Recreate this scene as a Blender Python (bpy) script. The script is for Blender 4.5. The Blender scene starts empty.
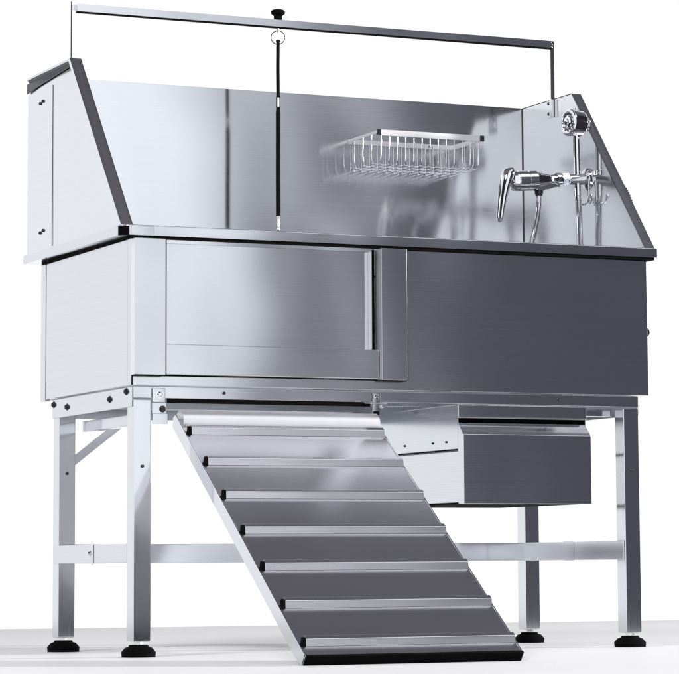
import bpy, bmesh, math, random
from mathutils import Vector, Matrix
random.seed(7)
scene = bpy.context.scene
COL = scene.collection

# ------------------------------------------------------------------ camera
cd = bpy.data.cameras.new("camera")
cam = bpy.data.objects.new("camera", cd)
COL.objects.link(cam)
fwd = Vector((0.42348626, 0.89901696, 0.11148048))
rgt = Vector((0.90497883, -0.4253947, -0.0072573))
upv = Vector((-0.04089877, -0.10396084, 0.99374012))
cam.matrix_world = Matrix(((rgt.x, upv.x, -fwd.x, -2.12506),
                           (rgt.y, upv.y, -fwd.y, -5.85428),
                           (rgt.z, upv.z, -fwd.z, 0.18695),
                           (0, 0, 0, 1)))
cd.sensor_fit = 'HORIZONTAL'
cd.sensor_width = 36
cd.lens = 2911.8 / 679 * 36
cd.shift_x = -(398.58 - 339.5) / 679
cd.shift_y = (240.07 - 337) / 679
cd.clip_start = 0.05
cd.clip_end = 200
scene.camera = cam

# ------------------------------------------------------------------ studio world (white cyclorama behind, added bright and dark zones around to shape reflections)
world = bpy.data.worlds.new("World")
scene.world = world
world.use_nodes = True
wn, wl = world.node_tree.nodes, world.node_tree.links
wn.clear()


def M(nt, op, a, b=None, c=None):
    n = nt.nodes.new('ShaderNodeMath')
    n.operation = op
    for i, v in enumerate((a, b, c)):
        if v is None:
            continue
        if isinstance(v, (int, float)):
            n.inputs[i].default_value = v
        else:
            nt.links.new(v, n.inputs[i])
    return n.outputs[0]


def smooth(nt, v, lo, hi):
    n = nt.nodes.new('ShaderNodeMapRange')
    n.interpolation_type = 'SMOOTHSTEP'
    nt.links.new(v, n.inputs['Value'])
    n.inputs['From Min'].default_value = lo
    n.inputs['From Max'].default_value = hi
    return n.outputs[0]


def mixc(nt, f, a, b):
    n = nt.nodes.new('ShaderNodeMix')
    n.data_type = 'RGBA'
    if isinstance(f, (int, float)):
        n.inputs[0].default_value = f
    else:
        nt.links.new(f, n.inputs[0])
    for i, v in ((6, a), (7, b)):
        if isinstance(v, tuple):
            n.inputs[i].default_value = v
        else:
            nt.links.new(v, n.inputs[i])
    return n.outputs[2]


W = world.node_tree
tc = wn.new('ShaderNodeTexCoord')
sp = wn.new('ShaderNodeSeparateXYZ')
wl.new(tc.outputs['Generated'], sp.inputs[0])
X_, Y_, Z_ = sp.outputs
az = M(W, 'ARCTAN2', X_, Y_)                       # 0 = straight behind the tub, + to the right
u_ = M(W, 'ADD', M(W, 'DIVIDE', az, 2 * math.pi), 0.5)
rp = wn.new('ShaderNodeValToRGB')
wl.new(u_, rp.inputs[0])
stops = [(-180, (1.0, 1.01, 1.05)), (-152, (1.0, 1.01, 1.05)), (-146, (.03, .028, .036)), (-92, (.015, .014, .02)),
         (-82, (.9, .92, .97)), (-66, (1.0, 1.02, 1.06)), (-50, (.97, .985, 1.02)), (-14, (.97, .985, 1.02)), (2, (1.05, 1.05, 1.05)), (68, (1.05, 1.05, 1.05)),
         (86, (.6, .6, .64)), (98, (.02, .019, .025)), (142, (.03, .028, .036)), (149, (.080, .080, .100)), (154.0, (.098, .099, .120)),
         (155.8, (.20, .205, .235)), (157.2, (.49, .51, .56)), (158.6, (.88, .91, .97)), (159.8, (1.14, 1.17, 1.22)), (180, (1.0, 1.01, 1.05))]
el = rp.color_ramp.elements
while len(el) > 1:
    el.remove(el[-1])
el[0].position = 0
el[0].color = stops[0][1] + (1,)
for a, c in stops[1:]:
    e = el.new((a + 180) / 360)
    e.color = c + (1,)
front = M(W, 'MAXIMUM', M(W, 'MULTIPLY', Y_, -1.0), 0.0)
zz = M(W, 'SUBTRACT', Z_, M(W, 'MULTIPLY', front, 0.35))
over = smooth(W, zz, 0.50, 0.76)
wc = mixc(W, over, rp.outputs[0], (.108, .103, .125, 1))
# bright lobe added high in front, lifts the reflection on the upper ramp
dt = wn.new('ShaderNodeVectorMath')
dt.operation = 'DOT_PRODUCT'
wl.new(tc.outputs['Generated'], dt.inputs[0])
dt.inputs[1].default_value = Vector((.40, -.47, .79)).normalized()
wc = mixc(W, smooth(W, dt.outputs['Value'], .935, .992), wc, (1.35, 1.36, 1.42, 1))
bg = wn.new('ShaderNodeBackground')
wl.new(wc, bg.inputs[0])
bg.inputs[1].default_value = 1.0
wo = wn.new('ShaderNodeOutputWorld')
wl.new(bg.outputs[0], wo.inputs[0])


# ------------------------------------------------------------------ lamps
def area(name, loc, target, size, power, color=(1, 1, 1)):
    ld = bpy.data.lights.new(name, 'AREA')
    ld.shape = 'DISK'
    ld.size = size
    ld.energy = power
    ld.color = color
    o = bpy.data.objects.new(name, ld)
    COL.objects.link(o)
    o.location = loc
    o.rotation_euler = (Vector(target) - Vector(loc)).to_track_quat('-Z', 'Y').to_euler()
    return o


area("side_studio_lamp", (6.5, -2.2, 2.2), (0.5, 0.2, 0.2), 0.5, 520, (1.0, .98, .97))
area("added_floor_fill", (-3.2, -2.2, 4.6), (0.6, 0.2, 0.0), 1.6, 200, (1.0, .99, .98))  # unseen lamp added to brighten the floor

scene.view_settings.view_transform = 'Standard'
scene.view_settings.look = 'None'
scene.view_settings.exposure = 0
scene.view_settings.gamma = 1
scene.cycles.max_bounces = 10
scene.cycles.glossy_bounces = 8
scene.cycles.sample_clamp_indirect = 6


# ------------------------------------------------------------------ materials
def new_mat(name):
    m = bpy.data.materials.new(name)
    m.use_nodes = True
    nt = m.node_tree
    b = nt.nodes['Principled BSDF']
    return m, nt, b


def brushed(name, base, rough, scale, bump, var=.05, rvar=.05, aniso=.8, rot=.25, wave=.006):
    """metal with fine stretched grain; scale stretches the noise along the brushing direction"""
    m, nt, b = new_mat(name)
    b.inputs['Metallic'].default_value = 1
    if aniso:
        b.inputs['Anisotropic'].default_value = aniso
        b.inputs['Anisotropic Rotation'].default_value = rot
        tg = nt.nodes.new('ShaderNodeTangent')
        tg.direction_type = 'RADIAL'
        tg.axis = 'Z'
        nt.links.new(tg.outputs[0], b.inputs['Tangent'])
    t = nt.nodes.new('ShaderNodeTexCoord')
    mp = nt.nodes.new('ShaderNodeMapping')
    mp.inputs['Scale'].default_value = scale
    nt.links.new(t.outputs['Object'], mp.inputs[0])
    n = nt.nodes.new('ShaderNodeTexNoise')
    n.inputs['Scale'].default_value = 1
    n.inputs['Detail'].default_value = 5
    n.inputs['Roughness'].default_value = .65
    nt.links.new(mp.outputs[0], n.inputs['Vector'])
    f = n.outputs['Fac']
    # broad, faint cloudiness of handled metal
    n2 = nt.nodes.new('ShaderNodeTexNoise')
    n2.inputs['Scale'].default_value = 3.5
    n2.inputs['Detail'].default_value = 3
    nt.links.new(t.outputs['Object'], n2.inputs['Vector'])
    r = M(nt, 'ADD', M(nt, 'MULTIPLY', M(nt, 'SUBTRACT', f, .5), rvar * 2), rough)
    r = M(nt, 'ADD', r, M(nt, 'MULTIPLY', M(nt, 'SUBTRACT', n2.outputs['Fac'], .5), .06))
    nt.links.new(r, b.inputs['Roughness'])
    lo = tuple(c * (1 - var) for c in base) + (1,)
    hi = tuple(min(1, c * (1 + var)) for c in base) + (1,)
    g = smooth(nt, f, .3, .7)
    nt.links.new(mixc(nt, g, lo, hi), b.inputs['Base Color'])
    bw = nt.nodes.new('ShaderNodeBump')        # sheet metal is never quite flat
    bw.inputs['Strength'].default_value = 1
    bw.inputs['Distance'].default_value = wave
    n3 = nt.nodes.new('ShaderNodeTexNoise')
    n3.inputs['Scale'].default_value = 2.2
    n3.inputs['Detail'].default_value = 1
    nt.links.new(t.outputs['Object'], n3.inputs['Vector'])
    nt.links.new(n3.outputs['Fac'], bw.inputs['Height'])
    bp = nt.nodes.new('ShaderNodeBump')
    nt.links.new(bw.outputs[0], bp.inputs['Normal'])
    bp.inputs['Strength'].default_value = bump
    bp.inputs['Distance'].default_value = .0004
    nt.links.new(f, bp.inputs['Height'])
    nt.links.new(bp.outputs[0], b.inputs['Normal'])
    return m


STEEL = brushed("brushed_stainless_steel", (.72, .735, .765), .12, (1.6, 1.6, 420), .03, .016, .03)
STEELV = brushed("brushed_leg_steel", (.75, .76, .79), .08, (380, 380, 1.6), .015, .015, .015, .8, .25, .001)
SPLASH = brushed("satin_backsplash_steel", (.775, .79, .815), .125, (1.2, 1.2, 330), .04, .015, .03)
RAMP = brushed("satin_ramp_steel", (.77, .77, .805), .215, (1.5, 220, 220), .012, .012, .02, 0)


def plain(name, color, rough, metal=0, spec=None, coat=0):
    m, nt, b = new_mat(name)
    b.inputs['Base Color'].default_value = color + (1,)
    b.inputs['Metallic'].default_value = metal
    t = nt.nodes.new('ShaderNodeTexCoord')
    n = nt.nodes.new('ShaderNodeTexNoise')
    n.inputs['Scale'].default_value = 60
    n.inputs['Detail'].default_value = 3
    nt.links.new(t.outputs['Object'], n.inputs['Vector'])
    nt.links.new(M(nt, 'ADD', M(nt, 'MULTIPLY', M(nt, 'SUBTRACT', n.outputs['Fac'], .5), rough * (.12 if metal else .5)), rough), b.inputs['Roughness'])
    if spec is not None:
        b.inputs['Specular IOR Level'].default_value = spec
    return m


CHROME = plain("polished_chrome", (.86, .86, .88), .05, 1)
SATIN = plain("satin_white_metal", (.88, .88, .90), .42, 1)
WIRE = plain("chromed_wire", (.80, .80, .83), .22, 1)
RUBBER = plain("black_rubber", (.0025, .0025, .0025), .8, 0, .06)
STRAP = plain("black_strap", (.004, .004, .004), .85, 0, .1)
WHITEP = plain("white_plastic", (.85, .85, .86), .35)
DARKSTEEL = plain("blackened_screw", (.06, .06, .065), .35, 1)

fm, fnt, fb = new_mat("white_studio_floor")
t = fnt.nodes.new('ShaderNodeTexCoord')
n = fnt.nodes.new('ShaderNodeTexNoise')
n.inputs['Scale'].default_value = 1.4
n.inputs['Detail'].default_value = 4
fnt.links.new(t.outputs['Object'], n.inputs['Vector'])
fnt.links.new(mixc(fnt, n.outputs['Fac'], (.72, .72, .725, 1), (.78, .78, .785, 1)), fb.inputs['Base Color'])
fb.inputs['Roughness'].default_value = .55
FLOOR = fm


# ------------------------------------------------------------------ mesh helpers
def box(bm, x0, x1, y0, y1, z0, z1, bev=.0012, seg=2):
    r = bmesh.ops.create_cube(bm, size=1)
    vs = r['verts']
    bmesh.ops.scale(bm, verts=vs, vec=(abs(x1 - x0), abs(y1 - y0), abs(z1 - z0)))
    bmesh.ops.translate(bm, verts=vs, vec=((x0 + x1) / 2, (y0 + y1) / 2, (z0 + z1) / 2))
    if bev:
        es = {e for v in vs for e in v.link_edges}
        bmesh.ops.bevel(bm, geom=list(es), offset=bev, segments=seg, affect='EDGES', profile=.5)
    return vs


def prism(bm, pts, axis, a, b, bev=.0):
    """extrude a 2-D outline (list of pairs) along axis from a to b"""
    def P(p, w):
        return {'x': (w, p[0], p[1]), 'y': (p[0], w, p[1]), 'z': (p[0], p[1], w)}[axis]
    lo = [bm.verts.new(P(p, a)) for p in pts]
    hi = [bm.verts.new(P(p, b)) for p in pts]
    n = len(pts)
    fs = [bm.faces.new(lo), bm.faces.new(hi[::-1])]
    for i in range(n):
        fs.append(bm.faces.new((lo[i], hi[i], hi[(i + 1) % n], lo[(i + 1) % n])))
    if bev:
        es = {e for f in fs for e in f.edges}
        bmesh.ops.bevel(bm, geom=list(es), offset=bev, segments=2, affect='EDGES', profile=.5)


def frame_for(d):
    d = Vector(d).normalized()
    a = Vector((0, 0, 1)) if abs(d.z) < .9 else Vector((1, 0, 0))
    s = d.cross(a).normalized()
    return d, s, d.cross(s).normalized()


def lathe(bm, origin, direction, prof, seg=28):
    """prof = [(distance along axis, radius), ...]"""
    o = Vector(origin)
    d, s, t_ = frame_for(direction)
    rings = []
    for (l, r) in prof:
        if r < 1e-6:
            rings.append([bm.verts.new(o + d * l)])
        else:
            rings.append([bm.verts.new(o + d * l + (s * math.cos(2 * math.pi * k / seg) + t_ * math.sin(2 * math.pi * k / seg)) * r) for k in range(seg)])
    for A, B in zip(rings, rings[1:]):
        if len(A) == 1 and len(B) == 1:
            continue
        for k in range(seg):
            k2 = (k + 1) % seg
            if len(A) == 1:
                bm.faces.new((A[0], B[k], B[k2]))
            elif len(B) == 1:
                bm.faces.new((A[k], B[0], A[k2]))
            else:
                bm.faces.new((A[k], B[k], B[k2], A[k2]))
    if len(rings[0]) > 1:
        bm.faces.new(rings[0][::-1])
    if len(rings[-1]) > 1:
        bm.faces.new(rings[-1])


def spline(pts, n=8):
    P = [Vector(p) for p in pts]
    P = [P[0] * 2 - P[1]] + P + [P[-1] * 2 - P[-2]]
    out = []
    for i in range(1, len(P) - 2):
        p0, p1, p2, p3 = P[i - 1:i + 3]
        for k in range(n):
            u = k / n
            out.append(.5 * ((2 * p1) + (p2 - p0) * u + (2 * p0 - 5 * p1 + 4 * p2 - p3) * u * u + (3 * p1 - p0 - 3 * p2 + p3) * u ** 3))
    out.append(P[-2])
    return out


def tube(bm, pts, r, seg=10, closed=False):
    pts = [Vector(p) for p in pts]
    rr = r if callable(r) else (lambda i, n: r)
    rings = []
    N = len(pts)
    prev = None
    for i, p in enumerate(pts):
        if closed:
            d = pts[(i + 1) % N] - pts[i - 1]
        else:
            d = pts[min(i + 1, N - 1)] - pts[max(i - 1, 0)]
        d.normalize()
        if prev is None:
            _, s, _ = frame_for(d)
        else:
            s = prev - d * prev.dot(d)
            s.normalize()
        prev = s
        t_ = d.cross(s)
        R = rr(i, N)
        rings.append([bm.verts.new(p + (s * math.cos(2 * math.pi * k / seg) + t_ * math.sin(2 * math.pi * k / seg)) * R) for k in range(seg)])
    pairs = list(zip(rings, rings[1:])) + ([(rings[-1], rings[0])] if closed else [])
    for A, B in pairs:
        for k in range(seg):
            bm.faces.new((A[k], B[k], B[(k + 1) % seg], A[(k + 1) % seg]))
    if not closed:
        bm.faces.new(rings[0][::-1])
        bm.faces.new(rings[-1])


def obj(name, bm, mat, parent=None, smooth_deg=32):
    bmesh.ops.recalc_face_normals(bm, faces=bm.faces[:])
    for f in bm.faces:
        f.smooth = True
    lim = math.radians(smooth_deg)
    for e in bm.edges:
        if len(e.link_faces) == 2 and e.calc_face_angle(0) > lim:
            e.smooth = False
    me = bpy.data.meshes.new(name)
    bm.to_mesh(me)
    bm.free()
    me.materials.append(mat)
    o = bpy.data.objects.new(name, me)
    COL.objects.link(o)
    wm = o.modifiers.new('face_weighted_normals', 'WEIGHTED_NORMAL')
    wm.keep_sharp = True
    wm.weight = 100
    if parent is not None:
        o.parent = parent
        # every thing stands unrotated, so the part's mesh is written relative to the root of its chain
        root = parent
        off = Vector(root.location)
        while root.parent is not None:
            root = root.parent
            off += Vector(root.location)
        me.transform(Matrix.Translation(-off))
    return o


def thing(name, label, cat, loc=(0, 0, 0)):
    o = bpy.data.objects.new(name, None)
    o.empty_display_size = .1
    COL.objects.link(o)
    o.location = loc
    o['label'] = label
    o['category'] = cat
    return o


def B():
    return bmesh.new()


def bx(name, mat, parent, *dims, bev=.0012):
    bm = B()
    box(bm, *dims, bev=bev)
    return obj(name, bm, mat, parent)


def bolt(parent, p, d, r=.0045, h=.004, mat=None, name='bolt', washer=True):
    bm = B()
    pr = [(0, r * 1.45), (.0012, r * 1.45), (.0012, r)] if washer else [(0, r)]
    lathe(bm, p, d, pr + [(h * .6, r), (h, r * .6), (h, 0)], 14)
    return obj(name, bm, mat or DARKSTEEL, parent)


# ------------------------------------------------------------------ the setting
bm = B()
far_l, far_r = Vector((-2.2, 3.52, 0)), Vector((3.7, 2.67, 0))
near_r, near_l = Vector((1.05, -1.95, 0)), Vector((-2.2, -.50, 0))
q = [far_l, far_r, near_r, near_l]
lo = [bm.verts.new(v - Vector((0, 0, .004))) for v in q]
hi = [bm.verts.new(v) for v in q]
bm.faces.new(hi)
bm.faces.new(lo[::-1])
for i in range(4):
    bm.faces.new((lo[i], lo[(i + 1) % 4], hi[(i + 1) % 4], hi[i]))
o = obj('floor', bm, FLOOR)
o['kind'] = 'structure'
o['label'] = 'white studio floor'

# ------------------------------------------------------------------ the tub
L, D = 1.27, .61
ZB, Z0, Z1, ZT = .5765, .8965, .919, 1.336
tub = thing('grooming_tub', 'stainless steel dog grooming tub on four legs with tall splash guards and side door', 'wash tub', (.63, .29, 0))

# front panel: bottom strip under the doorway, large plain sheet on the right, corner post on the left
bm = B()
prism(bm, [(.0130, ZB), (L, ZB), (L, Z0 - .006), (.642, Z0 - .006), (.642, .5965), (.0130, .5965)], 'y', .0, .018, bev=.0012)
obj('front_panel', bm, STEEL, tub)
# left end sheet with folded rear edge, right end, back, basin
bm = B()
box(bm, .0, .012, .024, .575, ZB, Z0 - .0062)
prism(bm, [(.008 - .008 * math.sin(a), .008 - .008 * math.cos(a)) for a in [math.radians(d) for d in range(0, 91, 10)]] + [(.0, .022), (.0128, .022), (.0128, .0)], 'z', ZB, Z0 - .006)
box(bm, -.002, .012, .578, D, ZB - .004, Z0 - .006, bev=.002)
obj('side_panel', bm, STEEL, tub)
bx('side_panel', STEEL, tub, L - .012, L - .0005, .019, D, ZB, Z0 - .006)
bx('back_panel', STEEL, tub, .013, L - .013, D - .012, D - .0005, ZB, Z0 - .006)
bm = B()
n_ = 6
v0 = [bm.verts.new(p) for p in ((.0125, .0185, .612), (L - .0125, .0185, .612), (L - .0125, D - .0125, .612), (.0125, D - .0125, .612))]
v1 = [bm.verts.new((.95 + .05 * math.cos(a), .31 + .05 * math.sin(a), .600)) for a in (math.radians(225), math.radians(315), math.radians(45), math.radians(135))]
for i in range(4):
    bm.faces.new((v0[i], v0[(i + 1) % 4], v1[(i + 1) % 4], v1[i]))
bm.faces.new(v1)
bas = obj('basin_floor', bm, STEEL, tub)
bm = B()
lathe(bm, (.95, .31, .601), (0, 0, 1), [(0, .042), (.004, .042), (.005, .036), (.003, .030), (.003, 0)])
obj('drain', bm, CHROME, bas)

# rim: folded collar round the top, chamfered front corners
OX0, OX1, OY0, OY1 = -.030, L + .0185, -.018, .657
c = .018
outer = [(OX0 + c, OY0), (OX1, OY0), (OX1, OY1), (OX0, OY1), (OX0, OY0 + c)]
inner = [(.016, .022), (L - .012, .022), (L - .012, D - .016), (.012, D - .016), (.012, .026)]
bm = B()


def ringmesh(bm, outer, inner, z0, z1):
    n = len(outer)
    a = [bm.verts.new((p[0], p[1], z1)) for p in outer]
    b = [bm.verts.new((p[0], p[1], z1)) for p in inner]
    c_ = [bm.verts.new((p[0], p[1], z0)) for p in outer]
    d = [bm.verts.new((p[0], p[1], z0)) for p in inner]
    fs = []
    for i in range(n):
        j = (i + 1) % n
        fs += [bm.faces.new((a[i], a[j], b[j], b[i])), bm.faces.new((c_[i], d[i], d[j], c_[j])),
               bm.faces.new((a[i], c_[i], c_[j], a[j])), bm.faces.new((b[i], b[j], d[j], d[i]))]
    return fs


ringmesh(bm, outer, inner, Z0, Z1)
bmesh.ops.bevel(bm, geom=[e for e in bm.edges if all(v.co.z > Z1 - .001 for v in e.verts)], offset=.003, segments=3, affect='EDGES', profile=.5)
obj('rim', bm, STEEL, tub)
# black ring painting the shade under the collar
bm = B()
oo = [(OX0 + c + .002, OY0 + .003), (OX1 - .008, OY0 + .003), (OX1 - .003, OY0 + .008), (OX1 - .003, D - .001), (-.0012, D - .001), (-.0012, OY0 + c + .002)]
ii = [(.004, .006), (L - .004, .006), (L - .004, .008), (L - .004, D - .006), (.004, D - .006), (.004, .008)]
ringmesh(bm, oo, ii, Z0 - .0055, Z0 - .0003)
obj('rim_shade_ring', bm, RUBBER, tub)
bm = B()
prism(bm, [(OX0 + .0165, OY0 - .0012), (OX0 + .0185, OY0 - .0008), (OX0 + .0005, OY0 + c + .001), (OX0 - .0012, OY0 + .0165)], 'z', Z0 - .001, Z1 - .0035)
obj('corner_dark_reflection', bm, RUBBER, tub)  # black facet painting the dark reflection on the rim's chamfer
# raised lip of the fixed rim, stopping either side of the doorway
bx('rim_lip', STEEL, tub, -.008, .044, -.0205, -.0178, Z0 + .002, Z1 - .003, bev=.0008)

# backsplash
bm = B()
box(bm, .0015, 1.2628, .600, .603, Z1 + .0005, ZT, bev=.0006)
box(bm, .0015, 1.2628, .603, .627, ZT - .002, ZT, bev=.0006)
bsp = obj('backsplash', bm, SPLASH, tub)
for x in (.0020, 1.2618):
    bx('sealant', DARKSTEEL, bsp, x, x + .0012, .5983, .5998, Z1 + .001, ZT - .001, bev=0)


def guard(xa, sgn, ft):
    """side splash guard: sheet with outward folded edge on the slope and on top"""
    prof = [(-.006, Z1 + .0005), (.340, ZT), (.713, ZT), (.713, Z1 + .0005)]
    bm = B()
    prism(bm, prof, 'x', xa, xa + sgn * .002)
    # folded edge
    th = .0022
    sl = Vector((.346, ZT - Z1)).normalized()
    nr = Vector((-sl.y, sl.x))
    a = Vector((-.006, Z1 + .0005))
    b = Vector((.340, ZT))
    prism(bm, [tuple(a - nr * th + sl * .004), tuple(a), tuple(b), tuple(b - nr * th)], 'x', xa, xa + sgn * ft, bev=.0005)
    prism(bm, [(xa, .3402), (xa + sgn * ft, .3402), (xa + sgn * ft, .650), (xa, .713)], 'z', ZT - th, ZT)
    prism(bm, [(.3402, ZT - .005), (.3402, ZT - th - .0001), (.650, ZT - th - .0001), (.650, ZT - .005)], 'x', xa + sgn * (ft - .0012), xa + sgn * ft)
    # small return lip
    prism(bm, [tuple(a - nr * .010 + sl * .010), tuple(a + sl * .002), tuple(b), tuple(b - nr * .010)], 'x', xa + sgn * (ft - .0015), xa + sgn * (ft + .0003))
    return obj('splash_guard', bm, SPLASH, tub)


gl = guard(.0012, -1, .0275)
gr = guard(1.2635, 1, .0255)
# doubler plate with rivets on the outside of the left guard, dark wedge painting the shade under its top fold
bx('mounting_plate', SPLASH, gl, -.0035, -.0012, .532, .712, Z1 + .001, ZT - .030, bev=.0006)
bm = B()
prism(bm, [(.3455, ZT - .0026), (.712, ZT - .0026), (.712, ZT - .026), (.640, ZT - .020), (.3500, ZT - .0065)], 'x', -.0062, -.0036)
obj('fold_shade_wedge', bm, DARKSTEEL, gl)
for y, z in ((.616, 1.273), (.596, 1.276), (.612, .9674), (.590, .971)):
    bolt(gl, (-.0035, y, z), (-1, 0, 0), .004, .004, name='rivet', washer=False)
bolt(gl, (-.0015, .345, 1.318), (-1, 0, 0), .004, .01, name='rivet', washer=False)

# doorway: two proud channels, sill board, door
def jamb(x0, x1):
    bm = B()
    z0, z1 = .5975, Z0 - .0065
    box(bm, x0, x1, -.0225, -.020, z0, z1, bev=.001)
    box(bm, x1 - .0022, x1, -.0198, -.0005, z0, z1, bev=.0006)
    o = obj('door_channel', bm, STEEL, tub)
    bx('channel_lip', SATIN, o, x0, x0 + .0022, -.0198, .0115, z0, z1, bev=.0006)
    bx('gasket', RUBBER, o, x1 + .0002, x1 + .0022, -.0215, -.0006, z0, z1, bev=0)
    bx('black_end', RUBBER, o, x0 + .0005, x1 - .0005, -.0215, -.001, z0 - .0022, z0 - .0002, bev=0)  # black strip in place of the shade under the channel
    return o


jamb(.0005, .0702)
jamb(.5790, .6425)
bm = B()
box(bm, .0730, .5775, -.011, -.001, .5995, .6655, bev=.0022)
box(bm, .0715, .5775, -.001, .011, .6635, .6655, bev=.0006)
obj('sill', bm, STEEL, tub)
bm = B()
box(bm, .0725, .5780, -.0035, .008, .5968, .5992, bev=0)
obj('sill_seal', bm, RUBBER, tub)
bm = B()
box(bm, .030, .5720, .0140, .016, .64, Z0 - .012, bev=.0006)
box(bm, .5630, .5642, -.0040, .0138, .667, Z0 - .012, bev=.0004)
obj('door', bm, STEEL, tub)
bx('door_gap_shade', RUBBER, tub, .5725, .5784, .0128, .0152, .61, Z0 - .007, bev=0)  # black fill painting the dark gap between door and channel

# under-frame: legs, feet, aprons, braces
FX0, FX1, FY0, FY1, WL, HL = .0094, 1.2473, .0102, .5465, .040, .033


def leg(x, y, sx, sy):
    """angle-section leg closed to a box tube; x,y = outer corner"""
    x1, y1 = x + sx * WL, y + sy * WL
    a, b = sorted((x, x1))
    c0, d0 = sorted((y, y1))
    o = bx('leg', STEELV, tub, a, b, c0, d0, HL, ZB - .0302, bev=.002)
    cx, cy = (a + b) / 2, (c0 + d0) / 2
    bm = B()
    lathe(bm, (cx, cy, .0), (0, 0, 1), [(0, .036), (.011, .037), (.013, .035), (.020, .029), (.022, .022), (.026, .020), (.0262, .0)], 32)
    f = obj('foot', bm, RUBBER, o)
    bm = B()
    lathe(bm, (cx, cy, .024), (0, 0, 1), [(0, .006), (.012, .006)], 14)
    lathe(bm, (cx, cy, .0275), (0, 0, 1), [(0, .010), (.0045, .010)], 6)
    obj('threaded_stem', bm, CHROME, o)
    bolt(o, ((cx, y - .0002 if sy > 0 else c0 - .0002, .404)), (0, -1, 0), .0036, .004, washer=False)
    return o


leg(FX0, FY0, 1, 1)
leg(FX0, FY1, 1, -1)
leg(FX1, FY0, -1, 1)
leg(FX1, FY1, -1, -1)

fb_ = bx('front_beam', STEEL, tub, FX0, FX1, FY0, FY0 + .003, .5500, ZB - .0022)
bx('front_beam', STEEL, tub, FX0 + .001, FX1 - .001, FY0 + .0035, FY0 + .03, ZB - .006, ZB - .003)
sb = bx('side_beam', STEEL, tub, FX0 - .003, FX0 - .0005, FY0 + .004, FY1, .531, ZB - .003)
bx('side_beam', STEEL, tub, FX1 + .0005, FX1 + .003, FY0 + .004, FY1, .531, ZB - .003)
bx('back_beam', STEEL, tub, FX0, FX1, FY1 + .0005, FY1 + .003, .531, ZB - .003)
for y, z in ((.545 - .01, .5624), (.4403, .5523), (.1527, .5536), (.047, .5646)):
    bolt(sb, (FX0 - .003, y, z), (-1, 0, 0), .0055, .006)
for x, r in ((.2168, .0036), (.5792, .0036), (1.037, .0036)):
    bolt(fb_, (x, FY0, .563), (0, -1, 0), r, .004, washer=False)
bx('beam_shade_strip', RUBBER, tub, .087, .566, FY0 + .001, FY0 + .006, .5400, .5496, bev=0)  # dark strip standing in for the shadow below the front beam
# inner rails carrying the basin
bm = B()
box(bm, .060, .0625, .19, .49, .499, .523)
box(bm, .0630, .085, .19, .49, .499, .5012)
obj('support_rail', bm, STEEL, tub)
bm = B()
box(bm, .060, .70, .40, .43, .548, .568)
obj('support_rail', bm, STEEL, tub)
# lower braces
bm = B()
box(bm, FX0 - .0005, FX0 + .0025, FY0 + WL + .001, FY1 - WL * .0 - .003, .2, .2405)
b1 = obj('lower_brace', bm, STEEL, tub)
bolt(b1, (FX0 - .0005, .285, .221), (-1, 0, 0), .0048, .006, CHROME)
bx('joint_plate', STEEL, b1, FX0 - .002, FX0 - .0007, .262, .276, .196, .2445, bev=.0006)
bx('lower_brace', STEEL, tub, FX0 + .005, FX1 - .005, FY1 - WL - .004, FY1 - WL - .0008, .2, .2435)
b2 = bx('lower_brace', STEEL, tub, FX1 - WL - .0035, FX1 - WL - .0005, FY0 + .002, FY1 - .005, .2, .2435)
bx('joint_plate', STEEL, b2, FX1 - WL - .0044, FX1 - WL - .0037, .25, .30, .1990, .2445, bev=.0003)
# diagonal braces at the back legs


def diag(x0, x1, z0, z1):
    bm = B()
    prism(bm, [(x0, z0), (x0, z0 + .024), (x1, z1 + .024), (x1, z1)], 'y', FY1 - WL * .5, FY1 - WL * .5 + .004, bev=.0006)
    return obj('diagonal_brace', bm, STEEL, tub)


diag(FX0 + WL, FX0 + WL + .125, .419, .515)
diag(FX1 - WL, FX1 - WL - .125, .419, .515)

# ramp hinge brackets hung from the front beam
bm = B()
box(bm, .0505, .0805, FY0 - .004, FY0 - .0012, .541, .571)
box(bm, .0505, .0835, FY0 - .002, FY0 + .0, .517, .5395, bev=.0008)
box(bm, .0505, .0850, FY0 - .006, FY0 - .003, .4945, .5165, bev=.0008)
hb = obj('hinge_bracket', bm, STEEL, tub)
bolt(hb, (.067, FY0 - .004, .5635 - .006), (0, -1, 0), .006, .005, CHROME)
bolt(hb, (.0745, FY0 - .002, .5265), (0, -1, 0), .0052, .006, DARKSTEEL)
bm = B()
box(bm, .569, .588, FY0 - .004, FY0 - .0012, .520, .571)
box(bm, .545, .600, FY0 - .016, FY0 - .0045, .546, .5485, bev=.0006)
hb = obj('hinge_bracket', bm, STEEL, tub)
bolt(hb, (.578, FY0 - .004, .562), (0, -1, 0), .006, .005, CHROME)
bolt(hb, (.592, FY0 - .005, .541), (0, -1, 0), .0042, .005, CHROME)
bx('hook', RUBBER, hb, .5715, .5815, FY0 - .012, FY0 - .0042, .508, .530, bev=.001)

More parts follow.
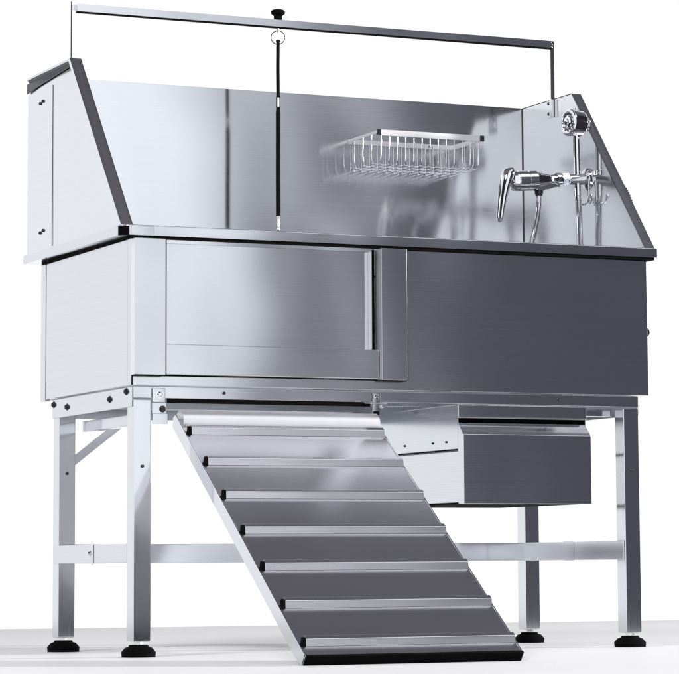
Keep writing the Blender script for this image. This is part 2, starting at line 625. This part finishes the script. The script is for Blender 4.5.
# drawer housing and drawer under the right half
bm = B()
box(bm, .7864, .7884, .021, .46, .4495, .5485)
box(bm, 1.1125, 1.1145, .021, .46, .4495, .5485)
box(bm, .7864, 1.1145, .018, .0208, .5195, .5475)
box(bm, .7870, 1.1140, .010, .0178, .5190, .5212, bev=.0008)
box(bm, .789, 1.112, .022, .46, .5490, .5505, bev=0)
dh = obj('drawer_housing', bm, STEEL, tub)
for y in (.08, .15, .30):
    bolt(dh, (.7864, y, .4605 + .006), (-1, 0, 0), .0026, .003, washer=False)
bx('recess_shade_panel', RUBBER, dh, .7890, 1.1120, .0290, .0310, .4945, .5190, bev=0)  # black panel gives the recess above the drawer its shadow
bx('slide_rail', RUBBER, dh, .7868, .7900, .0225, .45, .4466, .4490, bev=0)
bm = B()
box(bm, .7885, .7905, .024, .44, .330, .4440)
box(bm, 1.1085, 1.1105, .024, .44, .330, .4440)
box(bm, .791, 1.108, .436, .438, .333, .4940)
box(bm, .791, 1.108, .026, .436, .330, .3325, bev=0)
dr = obj('drawer', bm, STEEL, tub)
bm = B()
prism(bm, [(-.0095, .3262), (-.0095, .4810), (.0165, .5080), (.0185, .5080), (.0185, .3262)], 'x', .7850, 1.1105, bev=.001)
obj('drawer_front', bm, STEEL, dr)
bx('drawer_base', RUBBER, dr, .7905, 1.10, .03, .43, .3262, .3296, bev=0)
# rails right of the drawer
for ya in (.06, .30):
    bx('support_rail', STEEL, tub, 1.13, 1.205, ya, ya + .03, .530, .548)

# flexible pipe bulging behind the right guard and a knob on the right end sheet
bm = B()
path = spline([(1.2760, .195, 1.115), (1.287, .170, 1.100), (1.2965, .150, 1.076), (1.3025, .136, 1.048), (1.3035, .126, 1.018), (1.299, .122, .985), (1.287, .12, .955), (1.282, .12, .921)], 20)
tube(bm, path, lambda i, n: .0078 + .0022 * (1 if i % 4 < 2 else -1) * .9, 10)
obj('flexible_pipe', bm, DARKSTEEL, tub)
bm = B()
lathe(bm, (L, .0135, .7245), (1, 0, 0), [(0, .0095), (.007, .0095), (.009, .0075), (.009, 0)], 20)
obj('drain_knob', bm, RUBBER, tub)

# ------------------------------------------------------------------ overhead bar
YB = .4344
bar = thing('overhead_bar', 'long steel grooming bar spanning the tub top between two flat posts', 'grooming bar', (.63, YB, 1.336))
bm = B()
box(bm, .0235, 1.263, YB, YB + .012, 1.4640, 1.4815, bev=.0008)
cb = obj('crossbar', bm, STEEL, bar)
bx('bar_underside_shade', RUBBER, cb, .0235, 1.262, YB + .0005, YB + .0115, 1.4612, 1.4638, bev=0)  # black strip added for the bar's dark, shaded underside
bx('post', DARKSTEEL, bar, .0100, .0124, YB + .004, YB + .0068, 1.31, 1.4860, bev=.0004)
p = bx('post', DARKSTEEL, bar, 1.2600, 1.2695, YB + .002, YB + .006, 1.3365, 1.4815, bev=.0006)
bm = B()
box(bm, 1.2540, 1.2632, .426, .438, 1.290, 1.334, bev=.001)
box(bm, 1.2615, 1.2632, .438, .462, 1.290, 1.334, bev=.0006)
br = obj('bracket', bm, STEELV, bar)
bolt(br, (1.2614, .451, 1.326), (-1, 0, 0), .0042, .005, washer=False)
bolt(br, (1.2614, .451, 1.300), (-1, 0, 0), .0042, .005, washer=False)
bx('end_bracket', SATIN, bar, .0122, .0236, YB + .003, YB + .009, 1.4665, 1.4790, bev=.0006)
bm = B()
box(bm, .0022, .0101, .426, .462, 1.290, 1.334, bev=.001)
obj('bracket', bm, STEELV, bar)

# ------------------------------------------------------------------ hanging loop
XN, YN = .527, YB + .006
loop = thing('restraint_loop', 'black strap restraint loop hanging from the overhead bar by a ring', 'restraint', (XN, YN, 1.4815))
bm = B()
lathe(bm, (XN, YN, 1.4817), (0, 0, 1), [(0, .010), (.009, .010), (.011, .013), (.0145, .017), (.021, .017), (.0235, .013), (.0235, 0)], 10)
obj('clamp_knob', bm, RUBBER, loop)
bm = B()
lathe(bm, (XN, YN, 1.4500), (0, 0, 1), [(0, .0028), (.012, .0028)], 10)
obj('eye_bolt', bm, WIRE, loop)
bm = B()
dv = Vector((.905, -.425, 0))
tube(bm, [Vector((XN, YN, 1.4385)) + dv * .0165 * math.cos(a) + Vector((0, 0, .0165)) * math.sin(a) for a in [2 * math.pi * k / 40 for k in range(40)]], .0011, 8, closed=True)
obj('ring', bm, DARKSTEEL, loop)
bm = B()
tube(bm, [(XN, YN, 1.4330 - .002 * k) for k in range(6)] + [(XN - .0006, YN, 1.36), (XN, YN, 1.296)], lambda i, n: .0044 + (.0008 if i in (1, 2) else 0), 12)
tube(bm, [(XN, YN, 1.2705), (XN, YN, 1.255), (XN, YN, 1.24), (XN - .0005, YN, 1.12), (XN - .0004, YN, 1.011)], lambda i, n: (.0046, .0058, .0056, .0056, .0057)[i], 12)
tube(bm, [(XN + s * .0038 * dv.x, YN + s * .0038 * dv.y, z) for s in (-1,) for z in (1.298, 1.268)], .00125, 8)
tube(bm, [(XN + s * .0038 * dv.x, YN + s * .0038 * dv.y, z) for s in (1,) for z in (1.298, 1.268)], .00125, 8)
obj('strap', bm, STRAP, loop)
bm = B()
box(bm, XN - .0022, XN + .0022, YN - .003, YN + .003, 1.272, 1.2945, bev=.001)
obj('slider', bm, WHITEP, loop)
bm = B()
lathe(bm, (XN - .0004, YN, 1.0112), (0, 0, -1), [(0, .0040), (.004, .0040), (.006, .0030), (.026, .0030), (.028, .0045), (.032, .0045)], 14)
obj('end_ferrule', bm, WIRE, loop)

# ------------------------------------------------------------------ ramp
SL = .712
YT_, ZT_ = .012, .0206 + SL * (.012 + .69)
YB_, ZB_ = -.690, .0206
ln = Vector((YT_ - YB_, ZT_ - ZB_))
LEN = ln.length
dn = ln / LEN                      # up the slope, in (y, z)
nn = Vector((-dn.y, dn.x))         # out of the tread


def R(s, h):
    """(y, z) at s along the slope from the foot, h above the tread"""
    v = Vector((YB_, ZB_)) + dn * s + nn * h
    return (v.x, v.y)


RX0, RX1 = .1013, .571
ramp = thing('access_ramp', 'grey metal ramp with seven raised tread strips leaning up to the tub doorway', 'ramp', (.336, -.66, 0))
bm = B()
prism(bm, [R(0, -.002), R(0, 0), R(LEN - .028, 0), R(LEN - .028, -.002)], 'x', RX0 + .0035, RX1 - .0035)
obj('tread_plate', bm, RAMP, ramp)
# rolled upper lip
bm = B()
cs, ch, cr = LEN - .034, -.004, .0255
arc = [R(cs + cr * math.sin(a), ch + cr * math.cos(a)) for a in [math.radians(d) for d in range(-80, 141, 5)]]
arc2 = [R(cs + (cr - .002) * math.sin(a), ch + (cr - .002) * math.cos(a)) for a in [math.radians(d) for d in range(140, -81, -5)]]
prism(bm, arc + arc2, 'x', RX0 + .004, RX1 - .004)
obj('top_roll', bm, SATIN, ramp, 50)
for xa, xb in ((RX0, RX0 + .003), (RX1 - .003, RX1)):
    bm = B()
    prism(bm, [R(.0, -.0255), R(0, .0015), R(LEN - .012, .0015), R(LEN - .003, -.012), R(LEN - .012, -.030), R(.035, -.030)], 'x', xa, xb, bev=.0006)
    obj('side_rail', bm, STEELV, ramp)
bm = B()
prism(bm, [R(-.006, -.0215), R(-.0065, .0005), R(-.0005, .0005), R(-.0005, -.0250)], 'x', RX0 + .003, RX1 + .002, bev=.0006)
obj('rubber_edge', bm, RUBBER, ramp)
for yc in (-.662, -.561, -.457, -.354, -.250, -.149, -.053):
    s = (yc - YB_) / dn.x
    bm = B()
    prism(bm, [R(s - .0085, .0004), R(s - .0002, .0108), R(s + .0012, .0120), R(s + .0120, .0120), R(s + .0145, .0095), R(s + .0155, .0004)], 'x', RX0 + .014, RX1 - .003, bev=.0008)
    cl = obj('tread_strip', bm, RAMP, ramp)
    bm = B()
    prism(bm, [R(s - .0090, .0006), R(s - .0004, .0114), R(s + .0012, .0126), R(s + .0060, .0126), R(s + .0090, .0100), R(s + .0060, .0006)], 'x', RX0 + .0065, RX0 + .0138, bev=.0005)
    obj('black_end', bm, RUBBER, cl)

# ------------------------------------------------------------------ wire basket on the backsplash
BX0, BX1, BYF, BYB, BZ = .779, 1.0645, .426, .5990, 1.2240
bk = thing('wire_basket', 'shiny chrome wire soap basket mounted on the backsplash', 'basket', ((BX0 + BX1) / 2, BYB, 1.15))
bm = B()
box(bm, BX0, BX1, BYF, BYF + .003, BZ - .007, BZ + .0075, bev=.0008)
box(bm, BX0, BX1, BYB - .003, BYB, BZ - .006, BZ + .006, bev=.0008)
box(bm, BX0 + .0001, BX0 + .003, BYF + .0032, BYB - .0032, BZ - .002, BZ + .005, bev=.0008)
box(bm, BX1 - .003, BX1 - .0001, BYF + .0032, BYB - .0032, BZ - .006, BZ + .006, bev=.0008)
obj('top_rail', bm, SATIN, bk)
zb_ = 1.150
bm = B()
nw = 13
for k in range(nw):
    x = BX0 + .012 + (BX1 - BX0 - .024) * k / (nw - 1)
    tube(bm, spline([(x, BYF + .005, BZ), (x, BYF + .005, zb_ + .02), (x, BYF + .011, zb_ + .004), (x, BYF + .024, zb_), (x, BYB - .02, zb_), (x, BYB - .009, zb_ + .004), (x, BYB - .005, zb_ + .02), (x, BYB - .005, BZ)], 5), .00125, 8)
obj('wires', bm, WIRE, bk)
bm = B()
for k in range(3):
    y = BYF + .045 + (BYB - BYF - .075) * k / 2
    tube(bm, spline([(BX0 + .005, y, BZ), (BX0 + .005, y, zb_ + .022), (BX0 + .011, y, zb_ + .007), (BX0 + .024, y, zb_ + .0036), (BX1 - .024, y, zb_ + .0036), (BX1 - .011, y, zb_ + .007), (BX1 - .005, y, zb_ + .022), (BX1 - .005, y, BZ)], 5), .00125, 8)
obj('cross_wires', bm, WIRE, bk)
for x in (BX0 + .004, BX1 - .004):
    bx('corner_clip', DARKSTEEL, bk, x - .0055, x + .0055, BYF - .0022, BYF - .0004, BZ - .0065, BZ + .0075, bev=.0006)
bolt(bk, (1.00, BYB - .003, BZ), (0, -1, 0), .003, .003, washer=False)

# ------------------------------------------------------------------ faucet on the right guard
GX = 1.2633
FYc = .262
fa = thing('mixer_tap', 'chrome lever mixer tap sticking out of the right splash guard', 'faucet', (GX, FYc, 1.115))
ax = Vector((-1, 0, -.075)).normalized()
o0 = Vector((GX, FYc, 1.1145))
bm = B()
lathe(bm, o0, ax, [(0, .027), (.003, .027), (.007, .024), (.010, .014), (.052, .0125), (.054, .0125)], 32)
lathe(bm, o0 + ax * .054, ax, [(0, .0150), (.002, .0170), (.020, .0170), (.022, .0150)], 6)
lathe(bm, o0 + ax * .076, ax, [(0, .0165), (.003, .0175), (.014, .0175), (.016, .0150), (.018, .0135), (.024, .0135)], 32)
lathe(bm, o0 + ax * .100, ax, [(0, .013), (.005, .0125), (.010, .0150), (.024, .0175), (.044, .0222), (.046, .0243), (.066, .0243), (.0665, .0230), (.0690, .0230), (.0695, .0243), (.094, .0243), (.0945, .0232), (.097, .0232), (.0975, .0240), (.106, .0232), (.112, .019), (.114, 0)], 40)
fbody = obj('tap_body', bm, CHROME, fa)
# drooping triangular fillet and outlet below the body
bm = B()
pz = o0 + ax * .118
prism(bm, [(1.196, 1.098), (1.180, 1.096), (1.150, 1.083), (1.140, 1.079), (1.118, 1.079), (1.110, 1.090), (1.118, 1.098)], 'y', FYc - .011, FYc + .011, bev=.003)
obj('spout', bm, CHROME, fa)
bm = B()
lathe(bm, (1.1285, FYc, 1.084), (0, 0, -1), [(0, .009), (.004, .009), (.005, .0105), (.012, .0105), (.013, .009), (.017, .0085)], 20)
obj('outlet_nut', bm, DARKSTEEL, fa)
# lever: rounded cap drawn out into a drooping blade
bm = B()
rings = []
path = [(x - .017, z - .001, a * .92, b) for x, z, a, b in [(1.079, 1.1225, .004, .006), (1.073, 1.1240, .012, .015), (1.064, 1.1185, .0165, .0195), (1.0565, 1.103, .0165, .0205), (1.0505, 1.082, .0140, .0185), (1.0460, 1.058, .0115, .0160), (1.0425, 1.034, .0100, .0140), (1.0400, 1.013, .0085, .0115), (1.0392, 1.003, .0055, .0075), (1.0390, .9995, .0012, .002)]]
P = [Vector((x, 0, z)) for x, z, _, _ in path]
seg = 20
for i, (x, z, ra, rb) in enumerate(path):
    d = (P[min(i + 1, len(P) - 1)] - P[max(i - 1, 0)]).normalized()
    s = Vector((d.z, 0, -d.x))
    rings.append([bm.verts.new(Vector((x, FYc, z)) + s * ra * math.cos(2 * math.pi * k / seg) + Vector((0, 1, 0)) * rb * math.sin(2 * math.pi * k / seg)) for k in range(seg)])
for A, Bq in zip(rings, rings[1:]):
    for k in range(seg):
        bm.faces.new((A[k], Bq[k], Bq[(k + 1) % seg], A[(k + 1) % seg]))
bm.faces.new(rings[0][::-1])
bm.faces.new(rings[-1])
obj('lever_handle', bm, CHROME, fa, 60)
bm = B()
hp = spline([(1.1285, FYc, 1.068), (1.1275, FYc, 1.045), (1.122, FYc, 1.01), (1.112, FYc, .97), (1.098, FYc, .925), (1.085, FYc, .88), (1.085, FYc + .01, .80), (1.10, FYc + .03, .70), (1.13, FYc + .03, .625)], 34)
tube(bm, hp, lambda i, n: .0066 + (.0006 if i % 2 else -.0003), 12)
obj('hose', bm, CHROME, fa)

# ------------------------------------------------------------------ hand shower
hs = thing('hand_shower', 'round chrome hand shower head with straight handle held high on the right splash guard', 'shower head', (GX, .26, 1.25))
SY, SZ = .262, 1.2480
bm = B()
lathe(bm, (GX, SY - .004, SZ - .002), (-1, 0, 0), [(0, .016), (.003, .016), (.005, .011), (.012, .009), (.018, .012), (.022, .012)], 24)
obj('holder', bm, CHROME, hs)
bm = B()
hax = Vector((-1, -.10, .02)).normalized()
h0 = Vector((1.2535, SY, SZ))
lathe(bm, h0, hax, [(0, .012), (.002, .021), (.006, .0285), (.012, .0312), (.036, .0322), (.0405, .0335), (.0435, .0330)], 44)
obj('shower_body', bm, CHROME, hs)
bm = B()
lathe(bm, h0 + hax * .0436, hax, [(0, .0325), (.003, .0312), (.004, .0265), (.0025, .0235), (.0025, .0170), (.005, .0150), (.006, .0090), (.0085, .0070), (.0090, 0)], 44)
fc = obj('spray_face', bm, CHROME, hs)
bm = B()
d_, s_, t_ = frame_for(hax)
for k in range(12):
    a = 2 * math.pi * k / 12
    lathe(bm, h0 + hax * .0458 + (s_ * math.cos(a) + t_ * math.sin(a)) * .0203, hax, [(0, .0022), (.0022, .0016), (.0022, 0)], 10)
obj('nozzles', bm, DARKSTEEL, fc)
bm = B()
lathe(bm, (1.2285, SY, SZ + .0315), (0, 0, 1), [(0, .004), (.006, .0035), (.007, 0)], 14)
obj('spray_button', bm, CHROME, hs)
bm = B()
lathe(bm, (1.2320, SY, SZ - .026), Vector((.012, 0, -1)), [(0, .0095), (.006, .0095), (.010, .0084), (.030, .0092), (.08, .0084), (.13, .0084), (.150, .0088), (.152, .0074), (.160, .0074)], 24)
obj('handle', bm, CHROME, hs)
bm = B()
hp = spline([(1.2352, SY, 1.068), (1.2368, SY, 1.02), (1.2385, SY, .95), (1.239, SY, .88), (1.230, SY + .01, .78), (1.21, SY + .03, .68), (1.17, SY + .05, .632), (1.13, SY + .06, .626)], 40)
tube(bm, hp, lambda i, n: .0078 + (.0005 if i % 2 else -.0004), 12)
obj('hose', bm, CHROME, hs)

# ------------------------------------------------------------------ double robe hook
rk = thing('double_hook', 'small chrome double hook on the right splash guard behind the shower hose', 'hook', (GX, .24, 1.12))
bm = B()
box(bm, GX - .004, GX - .0003, .192, .286, 1.1150, 1.1300, bev=.0015)
obj('hook_plate', bm, CHROME, rk)
for yy in (.205, .275):
    bolt(rk, (GX - .004, yy, 1.1225), (-1, 0, 0), .0035, .003, CHROME, washer=False, name='screw')
bm = B()
tube(bm, spline([(GX - .004, .242, 1.124), (GX - .009, .242, 1.112), (GX - .010, .242, 1.085), (GX - .010, .242, 1.062)], 8), .0026, 10)
obj('hook_rod', bm, CHROME, rk)
for sg in (-1, 1):
    bm = B()
    y_ = lambda d: .242 + sg * d
    tube(bm, spline([(GX - .010, y_(.0005), 1.070), (GX - .0105, y_(.002), 1.060), (GX - .012, y_(.009), 1.0525), (GX - .016, y_(.020), 1.0515), (GX - .020, y_(.030), 1.057), (GX - .022, y_(.034), 1.064)], 8), .0024, 10)
    lathe(bm, (GX - .022, y_(.034), 1.062), (0, 0, 1), [(0, .0012), (.002, .0036), (.005, .0042), (.008, .003), (.009, 0)], 12)
    obj('hook', bm, CHROME, rk)
